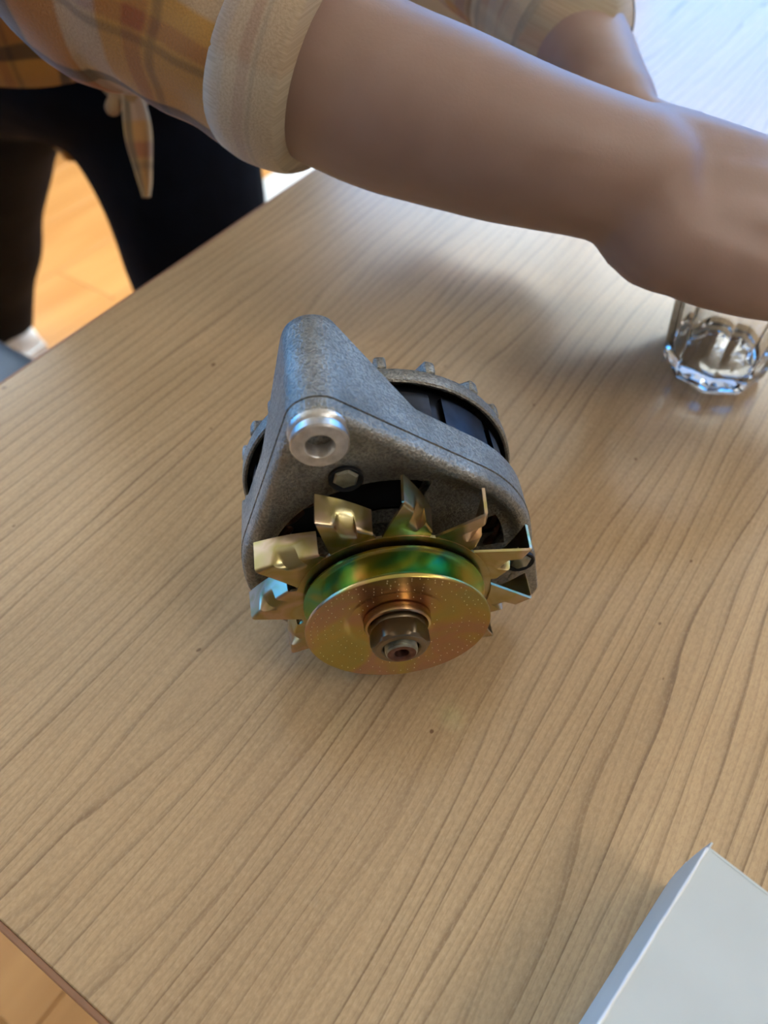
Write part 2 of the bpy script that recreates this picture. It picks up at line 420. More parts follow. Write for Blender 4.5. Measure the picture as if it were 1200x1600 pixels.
# ------------------------------------------------------------------ the table
tab = thing('wooden_table', 'long wood-grain laminate table under the alternator, glass and card box', 'table', (0, 0, 0), RZ)
TV0, TV1, TU0, TU1 = -.378, .42, -.0236, 1.55
bm = bmesh.new(); box(bm, TV0, TV1, TU0, TU1, TZ - .0245, TZ, .0005, 1); obj('tabletop', bm, M['table'], tab, smooth=False)
for nm, a in (('edge_band', (TV0 - .0022, TV0 - .0001, TU0, TU1)), ('edge_band', (TV1 + .0001, TV1 + .0022, TU0, TU1)), ('edge_band', (TV0, TV1, TU0 - .0024, TU0 - .0001)), ('edge_band', (TV0, TV1, TU1 + .0001, TU1 + .0024))):
    bm = bmesh.new(); box(bm, *a, TZ - .024, TZ - .0004, .0006, 2); obj(nm, bm, M['edge'], tab, smooth=False, label='darker brown edge strip')
bm = bmesh.new()
for a in ((TV0 + .06, TV1 - .06, TU0 + .09, TU0 + .11), (TV0 + .06, TV1 - .06, TU1 - .11, TU1 - .09), (TV0 + .06, TV0 + .08, TU0 + .11, TU1 - .11), (TV1 - .08, TV1 - .06, TU0 + .11, TU1 - .11)): box(bm, *a, TZ - .085, TZ - .025)
obj('apron', bm, M['under'], tab, smooth=False)
for a in (TV0 + .08, TV1 - .12):
    for b_ in (TU0 + .12, TU1 - .16):
        bm = bmesh.new(); box(bm, a, a + .04, b_, b_ + .04, 0, TZ - .025, .004, 2); obj('leg', bm, M['steel_leg'], tab)

# ------------------------------------------------------------------ the alternator (local: x right, -y toward the camera = s, z up; axis at height AH)
AH = .0569
G = radians(6.2)
alt = thing('car_alternator', 'grey cast alternator with gold pulley and cooling fan lying on the table', 'alternator', (.0053, .1447, TZ), G)
def L(x, y, s): return Vector((x, -s, y + AH))
R1, C2, R2 = .0563, Vector((-.0226, .073)), .0105
D2 = C2.length; ph = atan2(C2.y, C2.x); al = math.acos((R1 - R2) / D2)
aR, aL = ph - al, ph + al                    # tangent directions, right and left
nR = Vector((cos(aR), sin(aR))); nL = Vector((cos(aL), sin(aL)))
prof = []                                    # (point, normal, s_back)
def lerp(a, b, t): return a + (b - a) * t
def sstep(t): t = max(0., min(1., t)); return t * t * (3 - 2 * t)
SK, ST = -.050, -.0775                       # back edges: skirt, mounting tube
for i in range(150):                         # big arc, from the left tangent round the bottom to the right tangent
    a = lerp(aL, aR + 2 * pi, i / 149); n = Vector((cos(a), sin(a)))
    deg = math.degrees(a) % 360
    sb = SK - .008 * sstep((deg - 158) / 10) * (1 - sstep((deg - 200) / 60)) if deg < 300 else SK
    prof.append((n * R1, n, sb))
pa, pb = nR * R1, C2 + nR * R2
for i in range(1, 40):
    t = i / 40; p = pa.lerp(pb, t)
    prof.append((p, nR, SK if p.x > .0105 else lerp(SK, ST, min(1, (.0105 - p.x) / .0262))))
for i in range(31):
    a = lerp(aR, aL, i / 30); n = Vector((cos(a), sin(a))); prof.append((C2 + n * R2, n, ST))
pa, pb = C2 + nL * R2, nL * R1
for i in range(1, 40):
    t = i / 40; p = pa.lerp(pb, t)
    prof.append((p, nL, SK - .008 * sstep((.026 - p.y) / .012) if p.y < .0462 else lerp(SK, ST, min(1, (p.y - .0462) / .028))))
NP = len(prof)
def wall_ring(inset, sfun): return [L(p.x - n.x * inset, p.y - n.y * inset, sfun(sb)) for p, n, sb in prof]
SF = -.0285
bm = bmesh.new()
rows = []
# front plate, dished, from the inner opening outwards
ang = [atan2(p.y, p.x) for p, n, sb in prof]; rad = [p.length for p, n, sb in prof]
RI = .0475
def plate_ring(r, s, tt=None): return [L(cos(a) * (r if tt is None else lerp(r, R - .0045, tt)), sin(a) * (r if tt is None else lerp(r, R - .0045, tt)), s) for a, R in zip(ang, rad)]
plate_rows = [plate_ring(.0145, -.0325), plate_ring(.019, -.0325), plate_ring(.023, -.0325), plate_ring(.030, -.0325), plate_ring(.040, -.0325), plate_ring(.0455, -.0325), plate_ring(RI, -.0322), plate_ring(RI + .0012, -.0316), plate_ring(RI + .0012, -.0303, .4), plate_ring(RI + .0012, SF - .0008, .8)]
outer = [wall_ring(.0046, lambda sb: SF - .0003), wall_ring(.0030, lambda sb: SF), wall_ring(.0014, lambda sb: SF - .0006), wall_ring(.0004, lambda sb: SF - .0018), wall_ring(0, lambda sb: SF - .0036), wall_ring(-.0001, lambda sb: SF - .0066), wall_ring(.0006, lambda sb: SF - .0069), wall_ring(-.0004, lambda sb: SF - .0072)]
for t in (.12, .3, .5, .7, .9): outer.append(wall_ring(-.0003, lambda sb, t=t: lerp(SF - .0072, sb, t)))
outer += [wall_ring(-.0003, lambda sb: sb + .0006), wall_ring(.0005, lambda sb: sb), wall_ring(.0040, lambda sb: sb), wall_ring(.0046, lambda sb: sb + .0005), wall_ring(.0046, lambda sb: SF - .0090)]
inner = [plate_ring(RI - .001, -.0385), plate_ring(.0455, -.0385), plate_ring(.040, -.0385), plate_ring(.030, -.0385), plate_ring(.023, -.0385), plate_ring(.019, -.0385), plate_ring(.0145, -.0385)]
V = grid(bm, plate_rows + outer + inner, closed_u=True, closed_v=True)
bm.faces.ensure_lookup_table()
nrow = len(plate_rows) + len(outer) + len(inner)
WIN = [(70, 160), (3, 27), (-50, -12), (-110, -62), (-172, -122)]
def inwin(a): d = math.degrees(a); return any(lo < d < hi for lo, hi in WIN)
kill = []
for k, f in enumerate(bm.faces):
    i, j = divmod(k, NP)
    a = ang[j]; 
    if inwin(a) and (2 <= i <= 4 or nrow - 6 <= i <= nrow - 4): kill.append(f)
bmesh.ops.delete(bm, geom=kill, context='FACES')
# close the sides of the ventilation windows
be = [e for e in bm.edges if e.is_boundary]
o = obj('front_bracket', bm, M['alu'], alt, sharp=55)
# bearing housing in the middle of the bracket and the tube of the mounting arm
bm = bmesh.new(); lathe(bm, [(.0145, -.0325), (.0145, -.020), (.011, -.0195), (.011, -.040), (.0145, -.0385)], n=48, c=(0, 0, AH)); obj('bearing_housing', bm, M['dark'], alt)
bm = bmesh.new(); cb = (C2.x, 0, C2.y + AH)
lathe(bm, [(.0050, -.0242), (.0088, -.0242), (.0094, -.0248), (.0094, -.0272), (.0090, -.0276), (.0090, -.0282), (.0100, -.0292), (.0102, -.031), (.0102, -.0770), (.0094, -.0778), (.0050, -.0778)], n=56, c=cb)
lathe(bm, [(.0050, -.0242), (.0046, -.0247), (.0046, -.0775), (.0050, -.0778)], n=56, c=cb)
o = obj('mounting_boss', bm, M['alu_bright'], alt, label='bright machined boss with a drilled hole')
# two through bolts in their counterbores
def hexhead(bm, c, r, s0, s1, n=6, rot=0., ch=.0008):
    rows = [[L(c[0] + rr * cos(rot + 2 * pi * k / n), c[1] + rr * sin(rot + 2 * pi * k / n), s) for k in range(n)] for rr, s in ((r, s0), (r, s1 - ch), (r - ch, s1))]
    V = grid(bm, rows, closed_u=True); bm.faces.new(V[-1]); bm.faces.new(V[0][::-1])
for c, s in (((-.0150, .0508), -.0293), ((.0520, -.0048), -.0280)):
    bm = bmesh.new(); lathe(bm, [(.0060, s - .004), (.0060, s - .0002), (.0056, s + .0001), (.0046, s - .0006), (.0001, s - .0008)], n=32, c=(c[0], 0, c[1] + AH)); obj('bolt_counterbore', bm, M['dark'], alt)  # black colour stands in for the shade inside the recess
    bm = bmesh.new(); hexhead(bm, (c[0], c[1] + .0004), .0046, s - .003, s + .0004, 6, .3, .0008); obj('hex_bolt', bm, M['bolt'], alt)
# the ear at the lower right
def hull2(bm, circles, s0, s1, bev, n=28):
    pts = []
    for (cx, cy, r) in circles:
        for k in range(n): pts.append((cx + r * cos(2 * pi * k / n), cy + r * sin(2 * pi * k / n)))
    pts = sorted(set((round(a, 6), round(b, 6)) for a, b in pts))
    def half(ps):
        h = []
        for p in ps:
            while len(h) > 1 and (h[-1][0] - h[-2][0]) * (p[1] - h[-2][1]) - (h[-1][1] - h[-2][1]) * (p[0] - h[-2][0]) <= 1e-12: h.pop()
            h.append(p)
        return h
    hl = half(pts)[:-1] + half(pts[::-1])[:-1]
    cx = sum(p[0] for p in hl) / len(hl); cy = sum(p[1] for p in hl) / len(hl)
    def sc(k): return [(cx + (p[0] - cx) * k, cy + (p[1] - cy) * k) for p in hl]
    k = 1 - bev / .009
    rows = [[L(x, y, s) for x, y in r] for r, s in ((sc(k), s1), (sc(1 - (1 - k) * .3), s1 - bev * .3), (hl, s1 - bev), (hl, s0))]
    V = grid(bm, rows, closed_u=True); bm.faces.new(V[0]); bm.faces.new(V[-1][::-1])
bm = bmesh.new(); hull2(bm, [(.0500, -.0045, .0085), (.0545, -.0270, .0085), (.0440, -.0285, .0060)], -.044, -.0292, .0012)
obj('adjusting_ear', bm, M['alu'], alt)
# stator, coils, rotor
bm = bmesh.new(); lathe(bm, [(.0462, -.045), (.0502, -.0455), (.0502, -.0765), (.0462, -.077)], n=72, c=(0, 0, AH)); obj('stator_core', bm, M['core'], alt)
for k in range(12):
    a0, a1 = radians(k * 30 + 9), radians(k * 30 + 33); bm = bmesh.new()
    rows = [[L(r * cos(lerp(a0, a1, t / 6)), r * sin(lerp(a0, a1, t / 6)), s) for t in range(7)] for r, s in ((.0495, -.0535), (.0522, -.0538), (.0525, -.0545), (.0525, -.0705), (.0495, -.0715))]
    grid(bm, rows); obj('lamination_block', bm, M['core'], alt)
bm = bmesh.new(); lathe(bm, [(.0235, -.039), (.044, -.040), (.047, -.043), (.0480, -.046)], n=64, c=(0, 0, AH)); obj('rotor', bm, M['dark'], alt)
bm = bmesh.new()
for k in range(24):
    a = 2 * pi * k / 24; tube(bm, [(*L(.040 * cos(a - .1), .040 * sin(a - .1), -.0405), .0022), (*L(.043 * cos(a), .043 * sin(a), -.0385), .0024), (*L(.046 * cos(a + .1), .046 * sin(a + .1), -.0425), .0022)], 8, 3)
obj('winding', bm, M['copper'], alt, kind='stuff')
# rear bracket: ring, cover and cooling ribs
bm = bmesh.new(); lathe(bm, [(.0546, -.0726), (.0556, -.0722), (.0564, -.0728), (.0566, -.0745), (.0565, -.0785), (.0556, -.0796), (.0546, -.0802), (.0530, -.0818), (.0505, -.0838), (.0450, -.0880), (.0360, -.0925), (.018, -.0955), (.016, -.0995), (.001, -.1000)], n=96, c=(0, 0, AH)); obj('rear_bracket', bm, M['alu'], alt, sharp=45)
bm = bmesh.new(); lathe(bm, [(.0546, -.0726), (.0540, -.0740), (.0536, -.0800), (.0500, -.0810)], n=96, c=(0, 0, AH)); obj('ring_lip_shade', bm, M['dark'], alt, label='inner lip of the rear ring, shade painted black')  # black strip paints the shade inside the rear ring
for a in (11, 28.5, 46, 68, 88, 104, 120, 136, 151, 166, -168, -14):
    bm = bmesh.new(); box(bm, .0440, .0569, -.0024, .0024, 0., .0065, .0014, 3)
    ca, sa = cos(radians(a)), sin(radians(a))
    mapped(bm, lambda c: L(c.x * ca - c.y * sa, c.x * sa + c.y * ca, -.0792 - c.z - max(0, .0545 - c.x) * .55))
    obj('cooling_rib', bm, M['alu'], alt)
# fan: hub disc and blades (each blade: slanted tab with a lip folded back and a pressed gusset over the fold)
SFAN = -.0146; RF = .0368
fan = obj('cooling_fan', (lambda b: (lathe(b, [(.0125, SFAN), (RF, SFAN), (RF, SFAN - .0012), (.0125, SFAN - .0012)], n=96, c=(0, 0, AH), close=True), b)[1])(bmesh.new()), M['blade'], alt, sharp=30)
cuts = [164, 129, 98.5, 69, 41, 7, -27, -61, -95, -128, -162]
lead = [10, 10, 11.5, 14, 17, 16, 13, 13, 13, 12, 11]
for i, A0 in enumerate(cuts):
    A1 = cuts[(i + 1) % 11]
    if A1 > A0: A1 -= 360
    A0r, A1r = radians(A0 - 1.6), radians(A1 + 1.6)
    B0 = Vector((.0545 * cos(radians(A0 - lead[i])), .0545 * sin(radians(A0 - lead[i]))))
    B1 = Vector((.0400 * cos(radians(A1 + 2.4)), .0400 * sin(radians(A1 + 2.4))))
    out = Vector((B0.y - B1.y, B1.x - B0.x)).normalized()
    if out.dot(B0 + B1) < 0: out = -out
    rows = []; NA = 20
    for j in range(NA + 1):
        t = j / NA
        ra = lerp(A0r, A1r, t); R_ = Vector((RF * cos(ra), RF * sin(ra)))
        B_ = B0.lerp(B1, t); bow = .0008 * sin(pi * t)
        B_ = B_ + out * bow
        rr = L(R_.x, R_.y, SFAN - .0002)
        bb = L(B_.x, B_.y, SFAN + .0003)
        hl = .0118 - .0020 * t
        lo_ = B_ + out * .0012
        ee = L(lo_.x, lo_.y, SFAN - hl)
        gus = max(0., 1 - ((t - .50) / .20) ** 2); gus = sstep(min(1, gus * 2.2))
        cut = .0016 + .0042 * gus
        d1 = (rr - bb); d2 = (ee - bb); l1 = max(d1.length, 1e-5)
        c1 = bb + d1 / l1 * min(cut, l1 * .8); c2 = bb + d2.normalized() * cut
        pts = [rr, rr.lerp(c1, .5)]
        for m_ in range(7):
            u = m_ / 6; q_ = c1 * (1 - u) ** 2 + bb * (2 * u * (1 - u)) + c2 * u * u
            q_ = q_.lerp(c1.lerp(c2, u), gus * .75); pts.append(q_)
        pts += [c2.lerp(ee, .5), ee]
        rows.append(pts)
    bm = bmesh.new(); grid(bm, rows)
    bmesh.ops.recalc_face_normals(bm, faces=bm.faces[:])
    bmesh.ops.solidify(bm, geom=bm.faces[:], thickness=.0011)
    obj('fan_blade', bm, M['blade'], fan, sharp=50)
# pulley: two dished halves, small bright specks on the front one
bm = bmesh.new()
lathe(bm, [(.006, -.0046), (.0172, -.0046), (.0182, -.0043), (.0192, -.0038), (.0204, -.0035), (.0322, -.0004), (.0330, -.0001), (.0337, .0001), (.0340, -.0004), (.0340, -.0012), (.0334, -.0017), (.0325, -.0019), (.0262, -.0058)], n=128, c=(0, 0, AH))
pul = obj('pulley', bm, M['gold'], alt, sharp=35)
bm = bmesh.new()
lathe(bm, [(.0262, -.0058), (.0262, -.0074), (.0322, -.0110), (.0334, -.0113), (.0340, -.0119), (.0340, -.0127), (.0334, -.0133), (.0300, -.0136), (.0125, -.0140)], n=128, c=(0, 0, AH))
obj('belt_groove', bm, M['groove'], pul, sharp=35, label='greenish gold rear flange and belt groove')
bm = bmesh.new()
lathe(bm, [(.0333, -.00195), (.0325, -.00205), (.02645, -.0058)], n=128, c=(0, 0, AH)); obj('belt_groove', bm, M['groove'], pul)
bm = bmesh.new()
for ri, (r, n) in enumerate(((.0152, 32), (.0212, 46), (.0240, 52), (.0268, 58), (.0296, 66), (.0318, 72))):
    for k in range(n):
        if random.random() < .35: continue
        a = 2 * pi * (k + .5 * (ri % 2)) / n; rr = r + random.uniform(-.0003, .0003)
        z = -.0046 if r < .017 else (-.0035 + (.0031 * (r - .0204) / .0118))
        c = L(rr * cos(a), rr * sin(a), z); q_ = .00020
        vs = [bm.verts.new(c + Vector(d)) for d in ((q_, 0, 0), (0, 0, q_), (-q_, 0, 0), (0, 0, -q_), (0, -q_ * 1.1, 0))]
        for a_, b_ in ((0, 1), (1, 2), (2, 3), (3, 0)): bm.faces.new((vs[a_], vs[b_], vs[4]))
obj('bright_speck', bm, M['speck'], pul, smooth=False, kind='stuff')
# cup washer, spring washer, nut and shaft end
bm = bmesh.new(); lathe(bm, [(.0070, -.0046), (.0121, -.0046), (.0125, -.0042), (.0125, -.0022), (.0121, -.0014), (.0113, -.0011), (.0108, -.0016), (.0100, -.0021), (.0062, -.0021)], n=72, c=(0, 0, AH)); obj('cup_washer', bm, M['gold'], alt, sharp=40, label='gold cupped washer')
bm = bmesh.new(); lathe(bm, [(.0062, -.0021), (.0098, -.0021), (.0100, -.0018), (.0100, .0000), (.0097, .0004), (.0062, .0004)], n=64, c=(0, 0, AH)); obj('spring_washer', bm, M['nut'], alt)
bm = bmesh.new(); n6 = 72; AF = .0096; rot = radians(2)
def hexr(a, rmax):
    k = ((a - rot) % (pi / 3)) - pi / 6; return min(AF / cos(k), rmax)
rows = [[L(r_ * cos(2 * pi * k / n6), r_ * sin(2 * pi * k / n6), s) for k in range(n6) for r_ in [hexr(2 * pi * k / n6, rm)]] for rm, s in ((.0062, .0004), (.0100, .0004), (.0105, .0008), (.0112, .0016), (.0112, .0056), (.0104, .0069), (.0097, .0076), (.0090, .0080), (.0072, .0081), (.0065, .0075), (.0065, .0040))]
grid(bm, rows, closed_u=True); obj('hex_nut', bm, M['nut'], alt, sharp=24, label='brownish hexagon nut')
bm = bmesh.new(); pr = []
for k in range(7): s = .0042 + k * .0007; pr += [(.0060, s), (.0055, s + .00035)]
lathe(bm, [(.0056, -.006)] + pr + [(.0058, .0093), (.0052, .0099)], n=48, c=(0, 0, AH)); sh = obj('rotor_shaft', bm, M['bolt'], alt, sharp=25)
bm = bmesh.new(); lathe(bm, [(.0052, .0099), (.0034, .0100), (.0027, .0095), (.0022, .0055), (.0001, .0045)], n=40, c=(0, 0, AH)); obj('shaft_end', bm, M['rust'], sh, label='reddish rusty centre-drilled end')

# ------------------------------------------------------------------ the glass
gl = thing('drinking_glass', 'clear faceted tumbler standing upright on the table, held by a hand', 'glass', (.1972, .3625, TZ), radians(8))
NF, NS = 9, 108
def rf(a, r, k):                             # k: 0 round .. 1 flat facets
    step = 2 * pi / NF; t = ((a % step) - step / 2); return r * lerp(1., cos(step / 2) / cos(t), k)
prof_o = [(.0001, .0022, 0), (.018, .0022, .2), (.0225, .0012, .8), (.0255, .0004, 1), (.0275, .0008, 1), (.0290, .0028, 1), (.0298, .0075, 1), (.0312, .020, 1), (.0330, .040, 1), (.0346, .058, 1), (.0355, .066, .9), (.0362, .071, .35), (.0368, .077, 0), (.0378, .0905, 0), (.0378, .0918, 0), (.0371, .0923, 0), (.0362, .0918, 0)]
prof_i = [(.0358, .085, 0), (.0345, .072, 0), (.0330, .058, .25), (.0312, .040, .35), (.0292, .020, .4), (.0280, .0135, .4), (.0255, .0112, .3), (.020, .0104, .1), (.010, .0108, 0), (.0001, .0110, 0)]
bm = bmesh.new()
rows = [[(rf(2 * pi * k / NS, r, f) * cos(2 * pi * k / NS), rf(2 * pi * k / NS, r, f) * sin(2 * pi * k / NS), z) for k in range(NS)] for r, z, f in prof_o + prof_i]
Vg = grid(bm, rows, closed_u=True); bm.faces.new(Vg[0][::-1]); bm.faces.new(Vg[-1])
obj('glass_wall', bm, M['glass'], gl, sharp=14)

# ------------------------------------------------------------------ white card box
bx_ = thing('cardboard_box', 'plain white card box with a creased corner on the table', 'box', (.1022, .0718, TZ), 0)
d1 = Vector((-.676, -.737, 0)).normalized(); d2 = Vector((.737, -.676, 0)); hB = .0475
def BX(a, b, z): return d1 * a + d2 * b + Vector((0, 0, z))
LA, LB = .17, .15
def sheet(bm, p00, p10, p11, p01, th, na=14, nb=10, amp=.0004, seed=0.):
    rows = []
    nrm = (Vector(p10) - Vector(p00)).cross(Vector(p01) - Vector(p00)).normalized()
    for i in range(na + 1):
        r = []
        for j in range(nb + 1):
            a, b = i / na, j / nb
            p = Vector(p00).lerp(Vector(p10), a).lerp(Vector(p01).lerp(Vector(p11), a), b)
            r.append(p + nrm * amp * noise.noise(p * 22 + Vector((seed, 0, 0))) * min(1, 6 * min(a, 1 - a, b, 1 - b) + .3))
        rows.append(r)
    grid(bm, rows); bmesh.ops.recalc_face_normals(bm, faces=bm.faces[:]); bmesh.ops.solidify(bm, geom=bm.faces[:], thickness=th)
T_ = .0006
bm = bmesh.new(); sheet(bm, BX(0.0002, -.0004, hB + .0005), BX(LA, -.0004, hB + .0005), BX(LA, LB, hB + .0005), BX(.0, LB, hB + .0005), T_, amp=.0010); obj('lid_panel', bm, M['card'], bx_, sharp=60)
bm = bmesh.new()                             # long side panel, its far end bowed and torn
rows = []
for i in range(25):
    a = i / 24; r = []
    for j in range(9):
        b = j / 8; off = -.0012 * sin(pi * b) * max(0, 1 - a * 5)
        r.append(BX(lerp(0, LA, a) + (.0 if i else -.0006 + .0016 * sin(pi * b * 1.3)), off, lerp(.0002, hB, b)))
    rows.append(r)
grid(bm, rows); bmesh.ops.recalc_face_normals(bm, faces=bm.faces[:]); bmesh.ops.solidify(bm, geom=bm.faces[:], thickness=T_)
obj('side_panel', bm, M['card'], bx_, sharp=60)
bm = bmesh.new(); sheet(bm, BX(.0008, .0006, .0002), BX(.0008, LB, .0002), BX(.0008, LB, hB + .0003), BX(.0004, .0006, hB + .0006), T_, amp=.0008, seed=4.); obj('end_panel', bm, M['card'], bx_, sharp=60)
bm = bmesh.new(); sheet(bm, BX(LA, .0006, .0002), BX(LA, LB, .0002), BX(LA, LB, hB), BX(LA, .0006, hB), T_, seed=9.); sheet(bm, BX(0, LB, .0002), BX(LA, LB, .0002), BX(LA, LB, hB), BX(0, LB, hB), T_, seed=12.); sheet(bm, BX(0, 0.001, .0006), BX(LA, 0.001, .0006), BX(LA, LB, .0006), BX(0, LB, .0006), T_); obj('box_tray', bm, M['card'], bx_, sharp=60)
bm = bmesh.new(); tube(bm, [(*BX(lerp(.0012, LA - .001, k / 40), -.0006 + random.uniform(-.00012, .00012), hB + .0004 + random.uniform(-.0001, .0001)), random.uniform(.00040, .00058)) for k in range(41)], 8, 1); obj('worn_fold', bm, M['card_edge'], bx_, label='bright frayed fold along the lid edge')
bm = bmesh.new(); sheet(bm, BX(-.0006, -.0010, .010), BX(.0032, -.0014, .009), BX(.0036, -.0012, .021), BX(-.0012, -.0016, .0255), .0005, 6, 6); obj('torn_flap', bm, M['card'], bx_, sharp=60)

# ------------------------------------------------------------------ chairs beyond the table
def chair(name, label, seat_c, rz, mat, w_=.42, d_=.42, zs=.45, th=.06, rnd=.025):
    t = thing(name, label, 'chair', (seat_c[0], seat_c[1], 0), rz)
    b = bmesh.new(); box(b, -w_ / 2, w_ / 2, -d_ / 2, d_ / 2, zs - th, zs, rnd, 4); obj('seat', b, mat, t)
    b = bmesh.new(); box(b, -w_ / 2 + .01, w_ / 2 - .01, d_ / 2 - .015, d_ / 2 + .03, zs + .12, zs + .36, .014, 3); mapped(b, lambda c: Vector((c.x, c.y + (c.z - zs) * .18, c.z))); obj('backrest', b, mat, t)
    for sx in (-1, 1):
        b = bmesh.new(); tube(b, [(sx * (w_ / 2 - .05), d_ / 2 - .02, zs - th / 2, .010), (sx * (w_ / 2 - .05), d_ / 2 + .03, zs + .1, .010), (sx * (w_ / 2 - .05), d_ / 2 + .06, zs + .26, .010)], 10, 3); obj('back_post', b, M['steel_leg'], t)
        for sy in (-1, 1):
            b = bmesh.new(); tube(b, [(sx * (w_ / 2 - .05), sy * (d_ / 2 - .05), zs - th + .005, .012), (sx * (w_ / 2 - .03), sy * (d_ / 2 - .03), .011, .010)], 10, 1); obj('leg', b, M['steel_leg'], t)
    return t
chair('padded_chair', 'blue-grey padded chair seat showing past the table edge below the white shoe', tuple(W(-.605, .18))[:2], RZ + radians(90), M['blue'], .42, .51)
ws = W(-.61, .97); st = thing('white_stool', 'white stool seat showing between the black trousers and the table edge', 'stool', (ws.x, ws.y, 0), RZ)
b = bmesh.new(); box(b, -.205, .19, -.20, .20, .42, .45, .012, 3); obj('seat', b, M['white_plastic'], st)
for sx in (-1, 1):
    for sy in (-1, 1):
        b = bmesh.new(); tube(b, [(sx * .15, sy * .15, .425, .013), (sx * .175, sy * .175, .012, .011)], 12, 1); obj('leg', b, M['white_plastic'], st)
b = bmesh.new()
for sx in (-1, 1): tube(b, [(sx * .162, -.162, .22, .007), (sx * .162, .162, .22, .007)], 8, 1)
obj('footrest', b, M['white_plastic'], st)

# ------------------------------------------------------------------ the person
per = thing('person', 'person in a plaid shirt and black trousers reaching across the table for the glass', 'person', (-.45, 1.02, 0))
PB = Vector((-.45, 1.02, 0))
def pp(pts): return [(p[0] - PB.x, p[1] - PB.y, p[2], *p[3:]) for p in pts]
FD = Vector((.79, -.62, 0)).normalized(); LD = Vector((.62, .79, 0)).normalized()   # facing, and the person's left
b = bmesh.new()
# legs, pelvis, torso, neck
HR, HL = (-.455, .975, .74), (-.275, .905, .74)
tube(b, pp([(*HR, .085), (-.53, 1.05, .60, .072), (-.645, 1.17, .39, .052), (-.72, 1.25, .24, .050), (-.79, 1.32, .09, .034)]))
tube(b, pp([(*HL, .085), (-.245, .885, .60, .072), (-.235, .88, .42, .052), (-.232, .885, .26, .050), (-.232, .89, .09, .034)]))
tube(b, pp([(*HR, .10), (-.365, .94, .77, .115), (*HL, .10)]))
tube(b, pp([(-.37, .945, .78, .125), (-.30, .88, .92, .110), (-.23, .80, 1.05, .112), (-.195, .735, 1.13, .100)]), 20)
SR, SL = (-.25, .55, 1.17), (-.080, .820, 1.175)
tube(b, pp([(*SR, .062), (-.165, .68, 1.19, .085), (*SL, .062)]))
tube(b, pp([(-.150, .675, 1.21, .060), (-.090, .640, 1.31, .052)]))
# head: skull, jaw, nose, ears
hc = Vector((-.035, .60, 1.405)) - PB
hf = (FD * .80 + Vector((0, 0, -.60))).normalized(); hs = LD; hu = hs.cross(hf) * -1
if hu.z < 0: hu = -hu
HM = Matrix((hs, hf, hu)).transposed()
def HP(x, y, z): return hc + HM @ Vector((x, y, z))
ellipsoid(b, HP(0, -.012, .022), (.076, .095, .088), HM, 24)
ellipsoid(b, HP(0, .028, -.045), (.056, .062, .068), HM, 20)
ellipsoid(b, HP(0, .094, -.018), (.012, .016, .022), HM, 12)
for s in (-1, 1):
    ellipsoid(b, HP(s * .076, -.008, -.012), (.010, .018, .030), HM, 12)
    ellipsoid(b, HP(s * .032, .078, .016), (.020, .008, .006), HM, 12)
tube(b, [(*(Vector((-.085, .645, 1.31)) - PB), .052), (*HP(0, -.02, -.03), .055)])
# right arm
tube(b, pp([(*SR, .054), (-.185, .475, 1.045, .046), (-.122, .425, .930, .040), (-.081, .410, .920, .0405), (-.050, .387, .914, .0395), (-.027, .372, .910, .0393), (0, .358, .9035, .0382), (.028, .349, .898, .0364), (.056, .341, .892, .0338), (.084, .336, .8865, .0310), (.112, .334, .880, .0296)]), 24)
# right hand: palm from three overlapping rays, five fingers, thumb
Rw = (.112, .334, .880)
KN = [(.203, .343, .871), (.206, .325, .866), (.203, .308, .856), (.194, .296, .842)]
for i, k in enumerate(KN):
    w0 = (.122 + .002 * i, .342 - .008 * i, .882 - .007 * i)
    md = ((w0[0] + k[0]) / 2, (w0[1] + k[1]) / 2 - .001, (w0[2] + k[2]) / 2 + .003)
    tube(b, pp([(.098, .335, .883, .0285), (*Rw, .0285), (*w0, .0255), (*md, .0170), (*k, .0118)]), 14)
tube(b, pp([(.118, .326, .872, .026), (.140, .312, .856, .0215), (.172, .302, .846, .016), (.192, .298, .843, .0125)]), 14)
tube(b, pp([(.118, .338, .872, .025), (.134, .338, .853, .0185), (.145, .330, .842, .015)]), 14)
FG = [[(.2385, .352, .866), (.2475, .371, .838), (.243, .384, .816)], [(.243, .334, .850), (.249, .350, .824), (.244, .360, .803)],
      [(.238, .313, .838), (.245, .331, .813), (.239, .341, .796)], [(.222, .301, .823), (.229, .317, .806), (.225, .325, .793)]]
FR = [.0094, .0097, .0092, .0080]
tips = []
for k, f, r in zip(KN, FG, FR):
    tube(b, pp([(*k, r * 1.18), (*f[0], r * 1.04), (*f[1], r * .95), (*f[2], r * .80)]), 12, 4); tips.append((Vector(f[2]), Vector(f[1])))
TH = [(.124, .342, .868, .0150), (.132, .345, .843, .0130), (.1405, .360, .821, .0112), (.152, .388, .810, .0090)]
tube(b, pp(TH), 12, 4)
# left arm and hand
tube(b, pp([(*SL, .054), (.000, .755, 1.03, .044), (.036, .672, .915, .038), (.068, .624, .890, .037), (.096, .590, .878, .0355), (.111, .560, .870, .0335), (.121, .521, .864, .0310), (.127, .485, .858, .0280), (.132, .458, .853, .0262)]), 24)
for i in range(4):                           # cupping the far side of the glass, index finger on top
    z = (.844, .828, .812, .799)[i]; kx = (.156, .157, .153, .148)[i]; r = (.0084, .0088, .0084, .0074)[i]; fl = (.96, 1., .94, .80)[i]; dz = (.056, .056, .048, .036)[i]
    tube(b, pp([(.132, .458, .852 - .001 * i, .0230), (.139, .446, .848 - .008 * i, .0185), (kx, .4315, z, .0108)]), 12)
    tube(b, pp([(kx, .4315, z, r * 1.15), (kx + .030 * fl, .4190, z - dz * .36, r), (kx + .052 * fl, .4130, z - dz * .72, r * .93), (kx + .067 * fl, .4065, z - dz, r * .8)]), 12, 4)
